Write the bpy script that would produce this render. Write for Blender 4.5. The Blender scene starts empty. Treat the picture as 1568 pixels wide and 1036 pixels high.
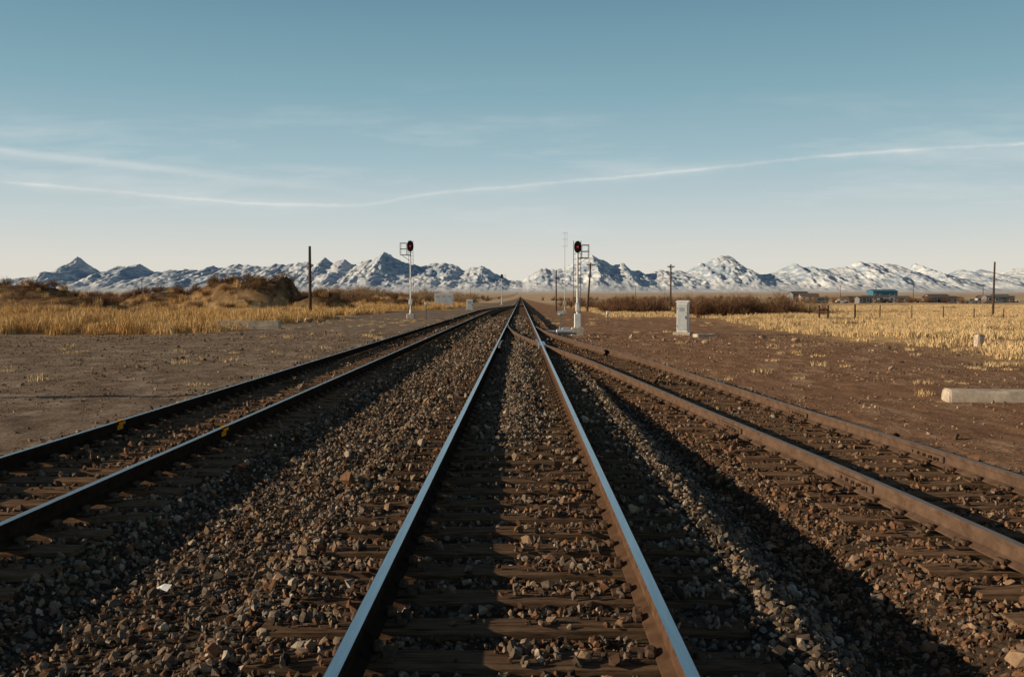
import bpy, bmesh, math, random
import numpy as np
from mathutils import Vector, Matrix
rng = np.random.default_rng(7); random.seed(7)
scene = bpy.context.scene
COL = scene.collection

# ------------------------------------------------------------------ noise
def _h(ix, iy, s):
    n = np.sin(ix*127.1 + iy*311.7 + s*74.7)*43758.5453
    return n-np.floor(n)
def vnoise(x, y, s=0):
    x = np.asarray(x, float); y = np.asarray(y, float)
    ix = np.floor(x); iy = np.floor(y); fx = x-ix; fy = y-iy
    fx = fx*fx*(3-2*fx); fy = fy*fy*(3-2*fy)
    a = _h(ix, iy, s); b = _h(ix+1, iy, s); c = _h(ix, iy+1, s); d = _h(ix+1, iy+1, s)
    return (a*(1-fx)+b*fx)*(1-fy)+(c*(1-fx)+d*fx)*fy
def fbm(x, y, s=0, o=4):
    r = 0; a = .5; t = 0
    for i in range(o):
        r = r+a*vnoise(x*2**i+i*17.3, y*2**i-i*9.1, s+i); t += a; a *= .5
    return r/t
def ss(a, b, x):
    t = np.clip((np.asarray(x, float)-a)/(b-a), 0, 1); return t*t*(3-2*t)

# ------------------------------------------------------------------ track geometry
_ty = np.arange(-60, 90, 0.5)
_tx = np.interp(_ty, [-60, -20, 0, 6.9, 11.3, 18.5, 25.7, 33, 40, 47, 55, 62],
                [4.6, 4.6, 4.45, 4.23, 3.9, 3.27, 2.5, 1.62, .92, .4, .09, 0])
_k = np.hanning(15); _k /= _k.sum()
_tx = np.convolve(np.pad(_tx, 7, mode='edge'), _k, 'valid')
def XR(y): return np.interp(y, _ty, _tx)
def ZR(y): return -0.12*(1-ss(14, 30, y))
def XL(y): return -4.33*(1-ss(115, 215, y))
TIE_TOP = -0.172
SP = 0.53

MOUNDS = [(-60, 116, 16, 8, 9, 3.1), (-49, 108, 8, 5, 5, 1.8), (-33, 130, 9, 4, 8, 3.8), (-26, 127, 4, 3.5, 5, 2.1), (-44, 95, 7, 5, 4, .6), (-46, 138, 9, 6, 8, 2.4), (-80, 122, 12, 9, 9, 3.3),
          (-95, 150, 20, 16, 12, 3.0), (-20, 165, 6, 4, 8, 1.5), (-27, 60, 4, 4, 5, .25), (40, 130, 14, 14, 8, .5), (22, 50, 5, 5, 6, .2)]
def mound_e(x, y):
    out = []
    for cx, cy, rw, re, ry, h in MOUNDS:
        n = (fbm(x*.22, y*.22, 9)-.5)*.9
        ex = np.where(x < cx, (x-cx)/rw, (x-cx)/re); e = ex**2+((y-cy)/ry)**2+n
        out.append((np.maximum(e, 0), h))
    return out
def bed(dx, top, hw=1.5, sl=.55):
    return top-np.maximum(0, np.abs(dx)-hw)*sl
def H(x, y):
    x = np.asarray(x, float); y = np.asarray(y, float)
    d = np.clip((np.abs(x)-6)/20, 0, 1)
    g = np.interp(x, [-5, 1], [-.36, -.5])
    g = g + (fbm(x*.25, y*.25, 3)-.5)*.10 + (fbm(x*.045, y*.045, 5)-.5)*.9*d
    for e, h in mound_e(x, y):
        g = g+h*np.exp(-e*e*e*.8)
    g = g+ss(-16, -40, x)*1.9*ss(130, 330, y)
    g = g+ss(30, 120, x)*0.9*ss(380, 700, y)
    g = g+62*np.clip((y-900)/10500, 0, 1.6)**1.5*(0.85+.3*fbm(x*.0006, y*.0006, 8))
    near = 1-ss(40, 90, y)
    g = g+(fbm(x*2.5, y*2.5, 11, 3)-.5)*.07*near
    rx = x+.18*y+1.5*np.sin(y*.07)
    for c in (-17.5, -15.9, -24.0, -22.3, -13.0, -11.4):
        g = g-.045*near*np.exp(-((rx-c)/.18)**2)*ss(-7.5, -8.5, x)
    top = -0.228
    m = bed(x, top)+.06*np.exp(-((x-1.55)/.2)**2)+.03*np.exp(-((x+1.55)/.25)**2)
    m = m+.10*ss(10.5, 14, y)*(1-ss(34, 44, y))*np.exp(-(x/.36)**2)
    l = bed(x-XL(y), top-.005, 1.4, .35)
    r = np.where(y < 75, bed(x-XR(y), top+ZR(y), 1.45, .5), -9)
    f = np.where((x > XL(y)) & (x < 0), -.30+.02*np.sin(x*3), -9)
    b = np.maximum.reduce([m, l, r, f])
    rough = (fbm(x*9, y*9, 21, 3)-.5)*.05*near
    return np.maximum(g, b+rough)
def ballast_mask(x, y):
    n = (fbm(x*1.5, y*.8, 31)-.5)*.9
    e1 = -(XL(y)-1.75)+x+n
    rt = np.where(y < 62, np.maximum(XR(y)+1.7, 1.9), 1.9)
    e2 = rt-x+n
    return ss(-.15, .25, e1)*ss(-.15, .3, e2)
def grass_mask(x, y):
    n = (fbm(x*.18, y*.18, 41)-.5)*9
    left = np.minimum((-x-17+n*.5)/2.0, (y-51+n*.8+(x+20)*.08)/3.0)
    left = np.maximum(left, np.minimum((-x-11)/2, (y-150+n)/6))
    right = np.minimum((x-16.5+n*.6)/2.0, (y-33+n*.7+(x-17)*.2)/3)
    right = np.maximum(right, np.minimum((x-9.5+n*.25)/2, (y-100+n)/6))
    return np.clip(.5+.5*np.maximum(left, right), 0, 1)
def bank_mask(x, y):
    r = np.zeros_like(np.asarray(x, float))
    for e, h in mound_e(x, y):
        if h > 1.2: r = np.maximum(r, ss(1.35, .85, e))
    return r

# ------------------------------------------------------------------ materials
def new_mat(name):
    m = bpy.data.materials.new(name); m.use_nodes = True
    nt = m.node_tree; b = nt.nodes['Principled BSDF']
    return m, nt, b
def N(nt, t, **kw):
    n = nt.nodes.new(t)
    for k, v in kw.items(): setattr(n, k, v)
    return n
def mixc(nt, fac, a, b, mode='MIX'):
    n = N(nt, 'ShaderNodeMix', data_type='RGBA', blend_type=mode)
    for i, v in ((0, fac), (6, a), (7, b)):
        if hasattr(v, 'is_linked') or hasattr(v, 'links'): nt.links.new(v, n.inputs[i])
        elif isinstance(v, (int, float)): n.inputs[i].default_value = v
        else: n.inputs[i].default_value = (*v, 1)
    return n.outputs[2]
def noise(nt, vec, scale, detail=5, rough=.6, sc=None):
    if sc is not None:
        mp = N(nt, 'ShaderNodeMapping'); mp.inputs['Scale'].default_value = sc
        nt.links.new(vec, mp.inputs['Vector']); vec = mp.outputs[0]
    n = N(nt, 'ShaderNodeTexNoise'); n.inputs['Scale'].default_value = scale
    n.inputs['Detail'].default_value = detail; n.inputs['Roughness'].default_value = rough
    nt.links.new(vec, n.inputs['Vector']); return n.outputs['Fac']
def ramp(nt, fac, a, b):
    r = N(nt, 'ShaderNodeMapRange'); r.inputs['From Min'].default_value = a; r.inputs['From Max'].default_value = b
    nt.links.new(fac, r.inputs['Value']); return r.outputs['Result']
def simple(name, c1, c2, scale=8, rough=.8, metal=0, bump=.3, sc=None, dist=.01):
    m, nt, b = new_mat(name)
    tc = N(nt, 'ShaderNodeTexCoord').outputs['Object']
    f = noise(nt, tc, scale, 5, .65, sc)
    nt.links.new(mixc(nt, ramp(nt, f, .3, .7), c1, c2), b.inputs['Base Color'])
    b.inputs['Roughness'].default_value = rough; b.inputs['Metallic'].default_value = metal
    if rough > .7: b.inputs['Specular IOR Level'].default_value = 0
    if bump:
        bp = N(nt, 'ShaderNodeBump'); bp.inputs['Strength'].default_value = bump; bp.inputs['Distance'].default_value = dist
        nt.links.new(f, bp.inputs['Height']); nt.links.new(bp.outputs[0], b.inputs['Normal'])
    return m
def stone_mat(name, cols):
    m, nt, b = new_mat(name)
    oi = N(nt, 'ShaderNodeObjectInfo')
    cr = N(nt, 'ShaderNodeValToRGB'); el = cr.color_ramp.elements
    el[0].position = 0; el[0].color = (*cols[0][1], 1); el[1].position = 1; el[1].color = (*cols[1][1], 1)
    for p, c in cols[2:]:
        e = el.new(p); e.color = (*c, 1)
    nt.links.new(oi.outputs['Random'], cr.inputs['Fac'])
    tc = N(nt, 'ShaderNodeTexCoord').outputs['Object']
    f = noise(nt, tc, 3.5, 4, .7)
    mx = mixc(nt, ramp(nt, f, .25, .75), (.5, .47, .45), (1.25, 1.23, 1.2))
    nt.links.new(mixc(nt, 1.0, cr.outputs[0], mx, 'MULTIPLY'), b.inputs['Base Color'])
    b.inputs['Roughness'].default_value = .9; b.inputs['Specular IOR Level'].default_value = 0
    return m
M_grey = stone_mat('ballast_grey', [(0, (.05, .039, .030)), (1, (.48, .41, .32)), (.35, (.145, .113, .086)), (.7, (.25, .20, .155)), (.85, (.30, .20, .125))])
M_brown = stone_mat('ballast_brown', [(0, (.055, .032, .021)), (1, (.37, .25, .16)), (.35, (.135, .08, .05)), (.7, (.26, .135, .076)), (.85, (.19, .135, .098))])
M_dirtst = stone_mat('dirt_stones', [(0, (.10, .068, .047)), (1, (.50, .37, .26)), (.5, (.25, .17, .115)), (.8, (.32, .20, .12))])
M_steel = simple('polished_rail_steel', (.50, .51, .52), (.68, .69, .69), 3, .28, 1, .05, (12, .6, 1), .002)
M_steeldull = simple('dull_rail_steel', (.20, .20, .20), (.42, .42, .42), 4, .34, .95, .1, (10, .5, 1), .002)
M_rustop = simple('rusty_rail_top', (.15, .10, .07), (.27, .20, .155), 4, .5, .4, .1, (10, .5, 1), .002)
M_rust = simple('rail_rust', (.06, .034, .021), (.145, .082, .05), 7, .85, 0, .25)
M_rustshade = simple('shaded_rail_rust', (.014, .010, .0075), (.045, .029, .02), 7, .85, 0, .1)  # rail rust with the shade of the sunless sides put into its colour
M_rust2 = simple('siding_rail_rust', (.075, .046, .031), (.16, .10, .068), 6, .85, 0, .25)
M_tie = simple('weathered_tie_wood', (.045, .027, .018), (.23, .142, .085), 6, .9, 0, .9, (.7, 9, 9), .02)
M_tie2 = simple('siding_tie_wood', (.06, .034, .021), (.32, .195, .115), 6, .9, 0, .9, (.7, 9, 9), .02)
M_plate = simple('tie_plate_iron', (.055, .035, .025), (.15, .095, .062), 20, .8, .1, .3)
M_yellow = simple('yellow_paint', (.60, .24, .015), (.80, .36, .03), 30, .8)
M_conc = simple('concrete', (.32, .26, .20), (.62, .52, .41), 5, .9, 0, .5)
M_white = simple('white_paint', (.62, .61, .58), (.8, .79, .76), 3, .5, 0, .05)
M_alu = simple('galvanised_steel', (.45, .46, .46), (.62, .63, .63), 5, .45, .4, .05)
M_black = simple('black_paint', (.012, .012, .013), (.025, .025, .026), 5, .75, 0, 0)
M_pole = simple('pole_wood', (.04, .027, .018), (.13, .085, .06), 5, .9, 0, .6, (8, 8, .7))
M_dkm = simple('dark_grey_metal', (.08, .08, .08), (.14, .14, .14), 6, .5, .3, 0)
M_greys = simple('grey_siding', (.16, .16, .16), (.24, .24, .235), 3, .8)
M_blue = simple('blue_siding', (.05, .14, .20), (.08, .19, .26), 2, .8)
M_roof = simple('roof_shingle', (.10, .08, .07), (.17, .14, .12), 3, .8)
M_beige = simple('beige_siding', (.30, .23, .17), (.40, .32, .24), 2, .75)
M_redw = simple('red_barn_wood', (.10, .045, .03), (.15, .07, .045), 2, .75)
M_glass = simple('dark_glass', (.02, .025, .03), (.04, .05, .06), 2, .1, 0, 0)
M_rubber = simple('tyre_rubber', (.015, .015, .015), (.03, .03, .03), 4, .8)
def lens_mat():
    m, nt, b = new_mat('red_signal_lens')
    b.inputs['Base Color'].default_value = (.4, .01, .01, 1)
    b.inputs['Emission Color'].default_value = (1, .03, .02, 1); b.inputs['Emission Strength'].default_value = .3
    b.inputs['Roughness'].default_value = .2
    return m
M_lens = lens_mat()
def plant_mat(name, c1, c2, c3):
    m, nt, b = new_mat(name)
    oi = N(nt, 'ShaderNodeObjectInfo').outputs['Random']
    tc = N(nt, 'ShaderNodeTexCoord').outputs['Object']
    f = noise(nt, tc, 6, 2)
    c = mixc(nt, oi, c1, c2)
    nt.links.new(mixc(nt, ramp(nt, f, .4, .8), c, c3), b.inputs['Base Color'])
    b.inputs['Roughness'].default_value = .9; b.inputs['Specular IOR Level'].default_value = 0
    return m
M_grass = plant_mat('dry_grass', (.60, .36, .13), (.78, .54, .26), (.36, .20, .08))
M_grassr = plant_mat('pale_dry_grass', (.66, .46, .23), (.78, .58, .33), (.42, .27, .13))
M_shrub = plant_mat('bare_shrub_twigs', (.12, .065, .038), (.26, .155, .092), (.17, .09, .053))
M_willow = plant_mat('tan_willow_twigs', (.30, .195, .115), (.40, .28, .17), (.23, .145, .09))

# ------------------------------------------------------------------ mesh helpers
def mesh_np(name, V, F, mats, mi=None, smooth=False):
    me = bpy.data.meshes.new(name)
    V = np.asarray(V, np.float32); F = np.asarray(F, np.int32)
    k = F.shape[1]
    me.vertices.add(len(V)); me.vertices.foreach_set('co', V.ravel())
    me.loops.add(F.size); me.loops.foreach_set('vertex_index', F.ravel())
    me.polygons.add(len(F)); me.polygons.foreach_set('loop_start', np.arange(len(F), dtype=np.int32)*k)
    for m in mats: me.materials.append(m)
    if mi is not None: me.polygons.foreach_set('material_index', np.asarray(mi, np.int32))
    me.polygons.foreach_set('use_smooth', np.full(len(F), smooth))
    me.update(calc_edges=True); me.validate()
    return me
def obj(name, me, parent=None, loc=(0, 0, 0), coll=COL):
    o = bpy.data.objects.new(name, me); coll.objects.link(o)
    if parent: o.parent = parent
    o.location = loc
    return o
class MB:
    def __init__(s): s.v = []; s.f = []; s.m = []
    def add(s, vs, fs, m=0):
        o = len(s.v); s.v += [tuple(v) for v in vs]; s.f += [tuple(i+o for i in f) for f in fs]; s.m += [m]*len(fs); return s
    def box(s, c, d, m=0, bev=0, rz=0):
        x, y, z = [q/2 for q in d]; b = min(bev, x*.9, y*.9, z*.9)
        if b <= 0:
            vs = [(sx*x, sy*y, sz*z) for sz in (-1, 1) for sx, sy in ((-1, -1), (1, -1), (1, 1), (-1, 1))]
            fs = [(3, 2, 1, 0), (4, 5, 6, 7), (0, 1, 5, 4), (1, 2, 6, 5), (2, 3, 7, 6), (3, 0, 4, 7)]
        else:
            vs = []
            for zz, i in ((-z, b), (-z+b, 0), (z-b, 0), (z, b)):
                X = x-i; Y = y-i; q = b if i == 0 else b*.6
                vs += [(-X+q, -Y, zz), (X-q, -Y, zz), (X, -Y+q, zz), (X, Y-q, zz), (X-q, Y, zz), (-X+q, Y, zz), (-X, Y-q, zz), (-X, -Y+q, zz)]
            fs = [tuple(range(7, -1, -1)), tuple(range(24, 32))]
            for k in range(3):
                for i in range(8):
                    j = (i+1) % 8; fs.append((k*8+i, k*8+j, k*8+8+j, k*8+8+i))
        cs, sn = math.cos(rz), math.sin(rz)
        vs = [(c[0]+v[0]*cs-v[1]*sn, c[1]+v[0]*sn+v[1]*cs, c[2]+v[2]) for v in vs]
        return s.add(vs, fs, m)
    def cyl(s, p0, p1, r0, r1=None, n=12, m=0):
        r1 = r0 if r1 is None else r1
        p0 = Vector(p0); p1 = Vector(p1); d = (p1-p0).normalized()
        a = d.orthogonal().normalized(); b = d.cross(a)
        vs = []
        for p, r in ((p0, r0), (p1, r1)):
            for i in range(n):
                t = 2*math.pi*i/n; vs.append(p+a*math.cos(t)*r+b*math.sin(t)*r)
        fs = [tuple(range(n-1, -1, -1)), tuple(range(n, 2*n))]+[(i, (i+1) % n, n+(i+1) % n, n+i) for i in range(n)]
        return s.add(vs, fs, m)
    def lathe(s, c, prof, n=16, m=0, axis='z'):
        vs = []
        for r, h in prof:
            for i in range(n):
                t = 2*math.pi*i/n
                if axis == 'z': vs.append((c[0]+r*math.cos(t), c[1]+r*math.sin(t), c[2]+h))
                else: vs.append((c[0]+r*math.cos(t), c[1]+h, c[2]+r*math.sin(t)))
        fs = []
        for k in range(len(prof)-1):
            for i in range(n):
                j = (i+1) % n; fs.append((k*n+i, k*n+j, k*n+n+j, k*n+n+i))
        fs += [tuple(range(n-1, -1, -1)), tuple(range((len(prof)-1)*n, len(prof)*n))]
        return s.add(vs, fs, m)
    def mesh(s, name, mats):
        me = bpy.data.meshes.new(name); me.from_pydata(s.v, [], s.f)
        for m in mats: me.materials.append(m)
        me.polygons.foreach_set('material_index', s.m); me.update(); return me
    def obj(s, name, mats, parent=None, loc=(0, 0, 0)):
        return obj(name, s.mesh(name, mats), parent, loc)
def empty(name, loc=(0, 0, 0), rz=0):
    o = bpy.data.objects.new(name, None); COL.objects.link(o); o.location = loc; o.rotation_euler = (0, 0, rz)
    o.empty_display_size = .3; return o

# ------------------------------------------------------------------ ground
def grow(start, step, f, end):
    out = []; x = start; s = step
    while x < end: s *= f; x += s; out.append(x)
    return np.array(out)
xc = np.arange(-7.2, 7.6, .06)
xs = np.concatenate([-grow(7.2, .06, 1.04, 17000)[::-1], xc, grow(xc[-1], .06, 1.05, 17000)])
yc = np.concatenate([np.arange(-6, 3, .3), np.arange(3, 14, .055), np.arange(14, 35, .12)])
ys = np.concatenate([-grow(6, .3, 1.3, 150)[::-1], yc, grow(yc[-1], .12, 1.025, 17000)])
X, Y = np.meshgrid(xs, ys); Z = H(X, Y)
nx, ny = len(xs), len(ys)
idx = np.arange(nx*ny).reshape(ny, nx)
F = np.stack([idx[:-1, :-1], idx[:-1, 1:], idx[1:, 1:], idx[1:, :-1]], -1).reshape(-1, 4)
V = np.stack([X, Y, Z], -1).reshape(-1, 3)
def ground_mat():
    m, nt, b = new_mat('ground_soil')
    tc = N(nt, 'ShaderNodeTexCoord').outputs['Object']
    a1 = N(nt, 'ShaderNodeAttribute', attribute_name='zone'); s1 = N(nt, 'ShaderNodeSeparateColor'); nt.links.new(a1.outputs['Color'], s1.inputs[0])
    a2 = N(nt, 'ShaderNodeAttribute', attribute_name='zone2'); s2 = N(nt, 'ShaderNodeSeparateColor'); nt.links.new(a2.outputs['Color'], s2.inputs[0])
    nf = noise(nt, tc, 20, 5, .85); nm = noise(nt, tc, .9, 5, .75)
    st = noise(nt, tc, 1.6, 5, .7, (1.6, .3, 1)); nl = noise(nt, tc, .05, 4, .6); nv = noise(nt, tc, .012, 5, .65, (.25, 1, 1))
    f1 = ramp(nt, nf, .34, .66)
    dirt = mixc(nt, f1, (.085, .058, .041), (.45, .335, .24))
    dirt = mixc(nt, ramp(nt, st, .42, .62), dirt, mixc(nt, f1, (.20, .145, .105), (.60, .47, .36)))
    dirt = mixc(nt, ramp(nt, nm, .60, .36), dirt, mixc(nt, f1, (.08, .053, .037), (.31, .22, .155)))
    red = mixc(nt, f1, (.13, .061, .032), (.55, .295, .165))
    red = mixc(nt, ramp(nt, nm, .45, .60), red, mixc(nt, f1, (.24, .14, .085), (.70, .47, .30)))
    red = mixc(nt, ramp(nt, st, .60, .42), red, mixc(nt, f1, (.12, .06, .034), (.40, .22, .13)))
    bal = mixc(nt, f1, (.02, .014, .010), (.14, .098, .068))
    gr = mixc(nt, ramp(nt, nm, .3, .7), (.38, .23, .10), (.68, .47, .24))
    gr = mixc(nt, ramp(nt, nl, .45, .65), gr, (.44, .28, .13))
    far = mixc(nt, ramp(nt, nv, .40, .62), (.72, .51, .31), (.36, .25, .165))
    c = mixc(nt, s1.outputs[2], dirt, red)
    c = mixc(nt, s1.outputs[0], c, bal)
    c = mixc(nt, s1.outputs[1], c, gr)
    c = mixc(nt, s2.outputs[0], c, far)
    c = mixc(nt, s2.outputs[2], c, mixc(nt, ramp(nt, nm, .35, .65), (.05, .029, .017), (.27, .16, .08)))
    c = mixc(nt, s2.outputs[1], c, (.66, .58, .51))  # pale aerial haze painted into the ground colour far out
    nt.links.new(c, b.inputs['Base Color']); b.inputs['Roughness'].default_value = .95
    b.inputs['Specular IOR Level'].default_value = 0
    bp = N(nt, 'ShaderNodeBump'); bp.inputs['Strength'].default_value = 1; bp.inputs['Distance'].default_value = .04
    nt.links.new(nf, bp.inputs['Height']); nt.links.new(bp.outputs[0], b.inputs['Normal'])
    return m
me = mesh_np('ground', V, F, [ground_mat()], smooth=True)
z1 = np.zeros((nx*ny, 4), np.float32); z2 = np.zeros((nx*ny, 4), np.float32)
xf, yf = V[:, 0], V[:, 1]
z1[:, 0] = ballast_mask(xf, yf); z1[:, 1] = grass_mask(xf, yf)
z1[:, 2] = ss(-2, 3, xf)*(1-.25*fbm(xf*.3, yf*.3, 50)); z1[:, 3] = 1
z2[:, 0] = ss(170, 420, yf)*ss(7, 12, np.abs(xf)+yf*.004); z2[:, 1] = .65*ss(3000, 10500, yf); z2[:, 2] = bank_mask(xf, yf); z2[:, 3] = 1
for nme, arr in (('zone', z1), ('zone2', z2)):
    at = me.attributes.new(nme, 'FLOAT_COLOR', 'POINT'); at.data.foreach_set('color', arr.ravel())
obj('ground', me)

# ------------------------------------------------------------------ rails
PROF = [(-.07, -.157), (-.07, -.145), (-.013, -.118), (-.009, -.048), (-.035, -.038), (-.037, -.010), (-.029, 0),
        (.029, 0), (.037, -.010), (.035, -.038), (.009, -.048), (.013, -.118), (.07, -.145), (.07, -.157)]
def rail(name, parent, xfn, zfn, y0, y1, mats, step=None):
    yy = [y0]; s = 1.5 if step is None else step
    while yy[-1] < y1: yy.append(min(y1, yy[-1]+(s if yy[-1] < 240 else 40)))
    yy = np.array(yy); xx = np.array([float(xfn(q)) for q in yy]); zz = np.array([float(zfn(q)) for q in yy])
    P = np.array(PROF); n = len(P)
    Vv = np.zeros((len(yy), n, 3)); Vv[:, :, 0] = xx[:, None]+P[None, :, 0]; Vv[:, :, 1] = yy[:, None]; Vv[:, :, 2] = zz[:, None]+P[None, :, 1]
    id_ = np.arange(len(yy)*n).reshape(len(yy), n)
    Fs = []; mi = []
    for i in range(n):
        j = (i+1) % n
        q = np.stack([id_[:-1, i], id_[1:, i], id_[1:, j], id_[:-1, j]], -1); Fs.append(q); mi += [0 if i == 6 else 1]*len(q)
    me = mesh_np(name, Vv.reshape(-1, 3), np.concatenate(Fs), mats, mi)
    return obj(name, me, parent)
zero = lambda y: 0.0
main = empty('railroad_track'); left = empty('railroad_track'); siding = empty('railroad_track')
for sgn, nm in ((-1, 'rail_west'), (1, 'rail_east')):
    rail(nm, main, lambda y, s=sgn: s*.752, zero, -8, 1500, [M_steel, M_rustshade if sgn < 0 else M_rust])
    rail(nm, left, lambda y, s=sgn: XL(y)+s*.752, lambda y: -.001-.004*float(ss(150, 190, y)), -8, 205, [M_steeldull, M_rustshade])
zs = lambda y: float(ZR(y))-.004*float(ss(26, 30, y))
rail('rail_west', siding, lambda y: XR(y)-.752, zs, -8, 60, [M_rustop, M_rust2])
rail('rail_east', siding, lambda y: XR(y)+.752, zs, -8, 54, [M_rustop, M_rust2])
gfl = lambda y, a, b: .05*(float(ss(a+.8, a, y))+float(ss(b-.8, b, y)))
rail('guard_rail', main, lambda y: -.66+gfl(y, 31, 36.5), lambda y: -.005, 31, 36.5, [M_rustop, M_rust], .4)
rail('guard_rail', siding, lambda y: XR(y)+.66-gfl(y, 30, 35.5), lambda y: -.01, 30, 35.5, [M_rustop, M_rust2], .4)
frog_y = float(np.interp(-1.504, -_tx[::1], _ty))
rail('frog_wing', siding, lambda y: .66-.04*float(ss(frog_y+1.2, frog_y+3.2, y)), lambda y: -.006, frog_y+.8, frog_y+3.4, [M_steeldull, M_rust2], .4)
mb = MB(); mb.box((.76, frog_y, -.07), (.26, 3.0, .13), 0, .01)
mb.obj('frog_casting', [M_steeldull], siding)

def tie_block(name, parent, ks, cx, zt, mat, width=2.6):
    Vs = []; Fs = []; o = 0
    for k in ks:
        y = k*SP; c = float(cx(y)); w = width if not callable(width) else None
        if w is None: a, b = width(y)
        else: a, b = c-w/2, c+w/2
        r = random.uniform
        a += r(-.06, .06); b += r(-.06, .06); yc_ = y+r(-.02, .02); hw = .112+r(-.012, .01)
        zt_ = zt(y)+r(-.010, .004); sk = r(-.025, .025)
        n = 9
        tx = np.linspace(a, b, n)
        for t_i, t in enumerate(tx):
            e = .012 if t_i in (0, n-1) else 0
            q = sk*(t-c); jw = r(-.01, .01); jz = r(-.009, .002)
            for dy, dz in ((-hw, -.2), (-hw+jw, -.018), (-hw+.018, jz-e), (hw-.02, jz-e+r(-.004, .002)), (hw-jw, -.02), (hw, -.2)):
                Vs.append((t, yc_+dy+q, zt_+dz))
        for i in range(n-1):
            for j in range(5):
                Fs.append((o+i*6+j, o+i*6+6+j, o+i*6+7+j, o+i*6+j+1))
        Fs.append((o, o+1, o+4, o+5)); Fs.append((o+1, o+2, o+3, o+4))
        e0 = o+(n-1)*6
        Fs.append((e0+5, e0+4, e0+1, e0)); Fs.append((e0+4, e0+3, e0+2, e0+1))
        o += n*6
    me = mesh_np(name, Vs, Fs, [mat]); return obj(name, me, parent)
def wmain(y):
    if 29.5 < y < 58: return (-1.32, max(1.32, float(XR(y))+1.35))
    return (-1.3, 1.3)
tie_block('ties', main, range(-12, int(300/SP)), lambda y: 0, lambda y: TIE_TOP, M_tie, wmain)
tie_block('ties', left, range(-12, int(150/SP)), lambda y: XL(y), lambda y: TIE_TOP-.004, M_tie2)
tie_block('ties', siding, range(-12, int(29.5/SP)+1), lambda y: XR(y), lambda y: TIE_TOP+float(ZR(y)), M_tie2)
def fasteners(parent, cx, zt, y1):
    mb = MB()
    for k in range(0, int(y1/SP)):
        y = k*SP
        for s in (-1, 1):
            x = float(cx(y))+s*.752; z = TIE_TOP+float(zt(y))
            mb.box((x, y, z+.008), (.36, .19, .018), 0, .003)
            for q in (-1, 1):
                mb.box((x+q*.088, y+.035*q, z+.037), (.055, .10, .042), 0, .012, random.uniform(-.15, .15))
                mb.box((x+q*.135, y-.05, z+.026), (.034, .034, .035), 0, .008, random.uniform(0, .8))
                if k % 2 == 0: mb.box((x+q*.055, y+.14, z+.012), (.08, .028, .05), 0, .008)
    return mb.obj('tie_plates_and_clips', [M_plate], parent)
fasteners(main, lambda y: 0, lambda y: 0, 30); fasteners(left, XL, lambda y: 0, 28); fasteners(siding, XR, ZR, 28)
mb = MB()
for y in (9.6, 13.6):
    for s, dy in ((-1, 0), (1, 1.7)):
        x = float(XR(y+dy))+s*.752; z = float(ZR(y+dy))
        ang = math.atan((float(XR(y+dy+1))-float(XR(y+dy-1)))/2)
        for q in (-1, 1):
            mb.box((x+q*.027, y+dy, z-.085), (.03, .92, .07), 0, .008, -ang)
            for b in range(6): mb.cyl((x+q*.035, y+dy-.37+b*.148, z-.08), (x+q*.075, y+dy-.37+b*.148, z-.08), .019, n=6)
mb.obj('joint_bars', [M_rust2], siding)
for nm, x, y in (('paint_mark', -4.33+.752, 12.0), ('paint_mark', -4.33-.752, 12.6)):
    mb = MB(); mb.box((x+.0385, y, -.03), (.003, .2, .034)); mb.box((x+.0125, y, -.08), (.004, .18, .06)); mb.box((x, y, .002), (.05, .14, .003)); mb.obj(nm, [M_yellow], left)

# ------------------------------------------------------------------ instancing
def instancer(name, pts, rots, scl, ids, coll):
    me = bpy.data.meshes.new(name); n = len(pts)
    me.vertices.add(n); me.vertices.foreach_set('co', np.asarray(pts, np.float32).ravel())
    a = me.attributes.new('rot', 'FLOAT_VECTOR', 'POINT'); a.data.foreach_set('vector', np.asarray(rots, np.float32).ravel())
    a = me.attributes.new('scl', 'FLOAT_VECTOR', 'POINT'); a.data.foreach_set('vector', np.asarray(scl, np.float32).ravel())
    a = me.attributes.new('pid', 'INT', 'POINT'); a.data.foreach_set('value', np.asarray(ids, np.int32))
    o = obj(name, me)
    g = bpy.data.node_groups.new(name+'_nodes', 'GeometryNodeTree')
    g.interface.new_socket('Geometry', in_out='INPUT', socket_type='NodeSocketGeometry')
    g.interface.new_socket('Geometry', in_out='OUTPUT', socket_type='NodeSocketGeometry')
    gi = g.nodes.new('NodeGroupInput'); go = g.nodes.new('NodeGroupOutput')
    ci = g.nodes.new('GeometryNodeCollectionInfo'); ci.inputs['Collection'].default_value = coll
    ci.inputs['Separate Children'].default_value = True; ci.inputs['Reset Children'].default_value = True
    ip = g.nodes.new('GeometryNodeInstanceOnPoints'); ip.inputs['Pick Instance'].default_value = True
    def na(nm, t):
        q = g.nodes.new('GeometryNodeInputNamedAttribute'); q.data_type = t; q.inputs['Name'].default_value = nm
        return [s for s in q.outputs if s.enabled and s.name == 'Attribute'][0]
    er = g.nodes.new('FunctionNodeEulerToRotation')
    L = g.links.new
    L(gi.outputs[0], ip.inputs['Points']); L(ci.outputs[0], ip.inputs['Instance'])
    L(na('pid', 'INT'), ip.inputs['Instance Index']); L(na('rot', 'FLOAT_VECTOR'), er.inputs[0]); L(er.outputs[0], ip.inputs['Rotation'])
    L(na('scl', 'FLOAT_VECTOR'), ip.inputs['Scale']); L(ip.outputs[0], go.inputs[0])
    md = o.modifiers.new('scatter', 'NODES'); md.node_group = g
    return o
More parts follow.
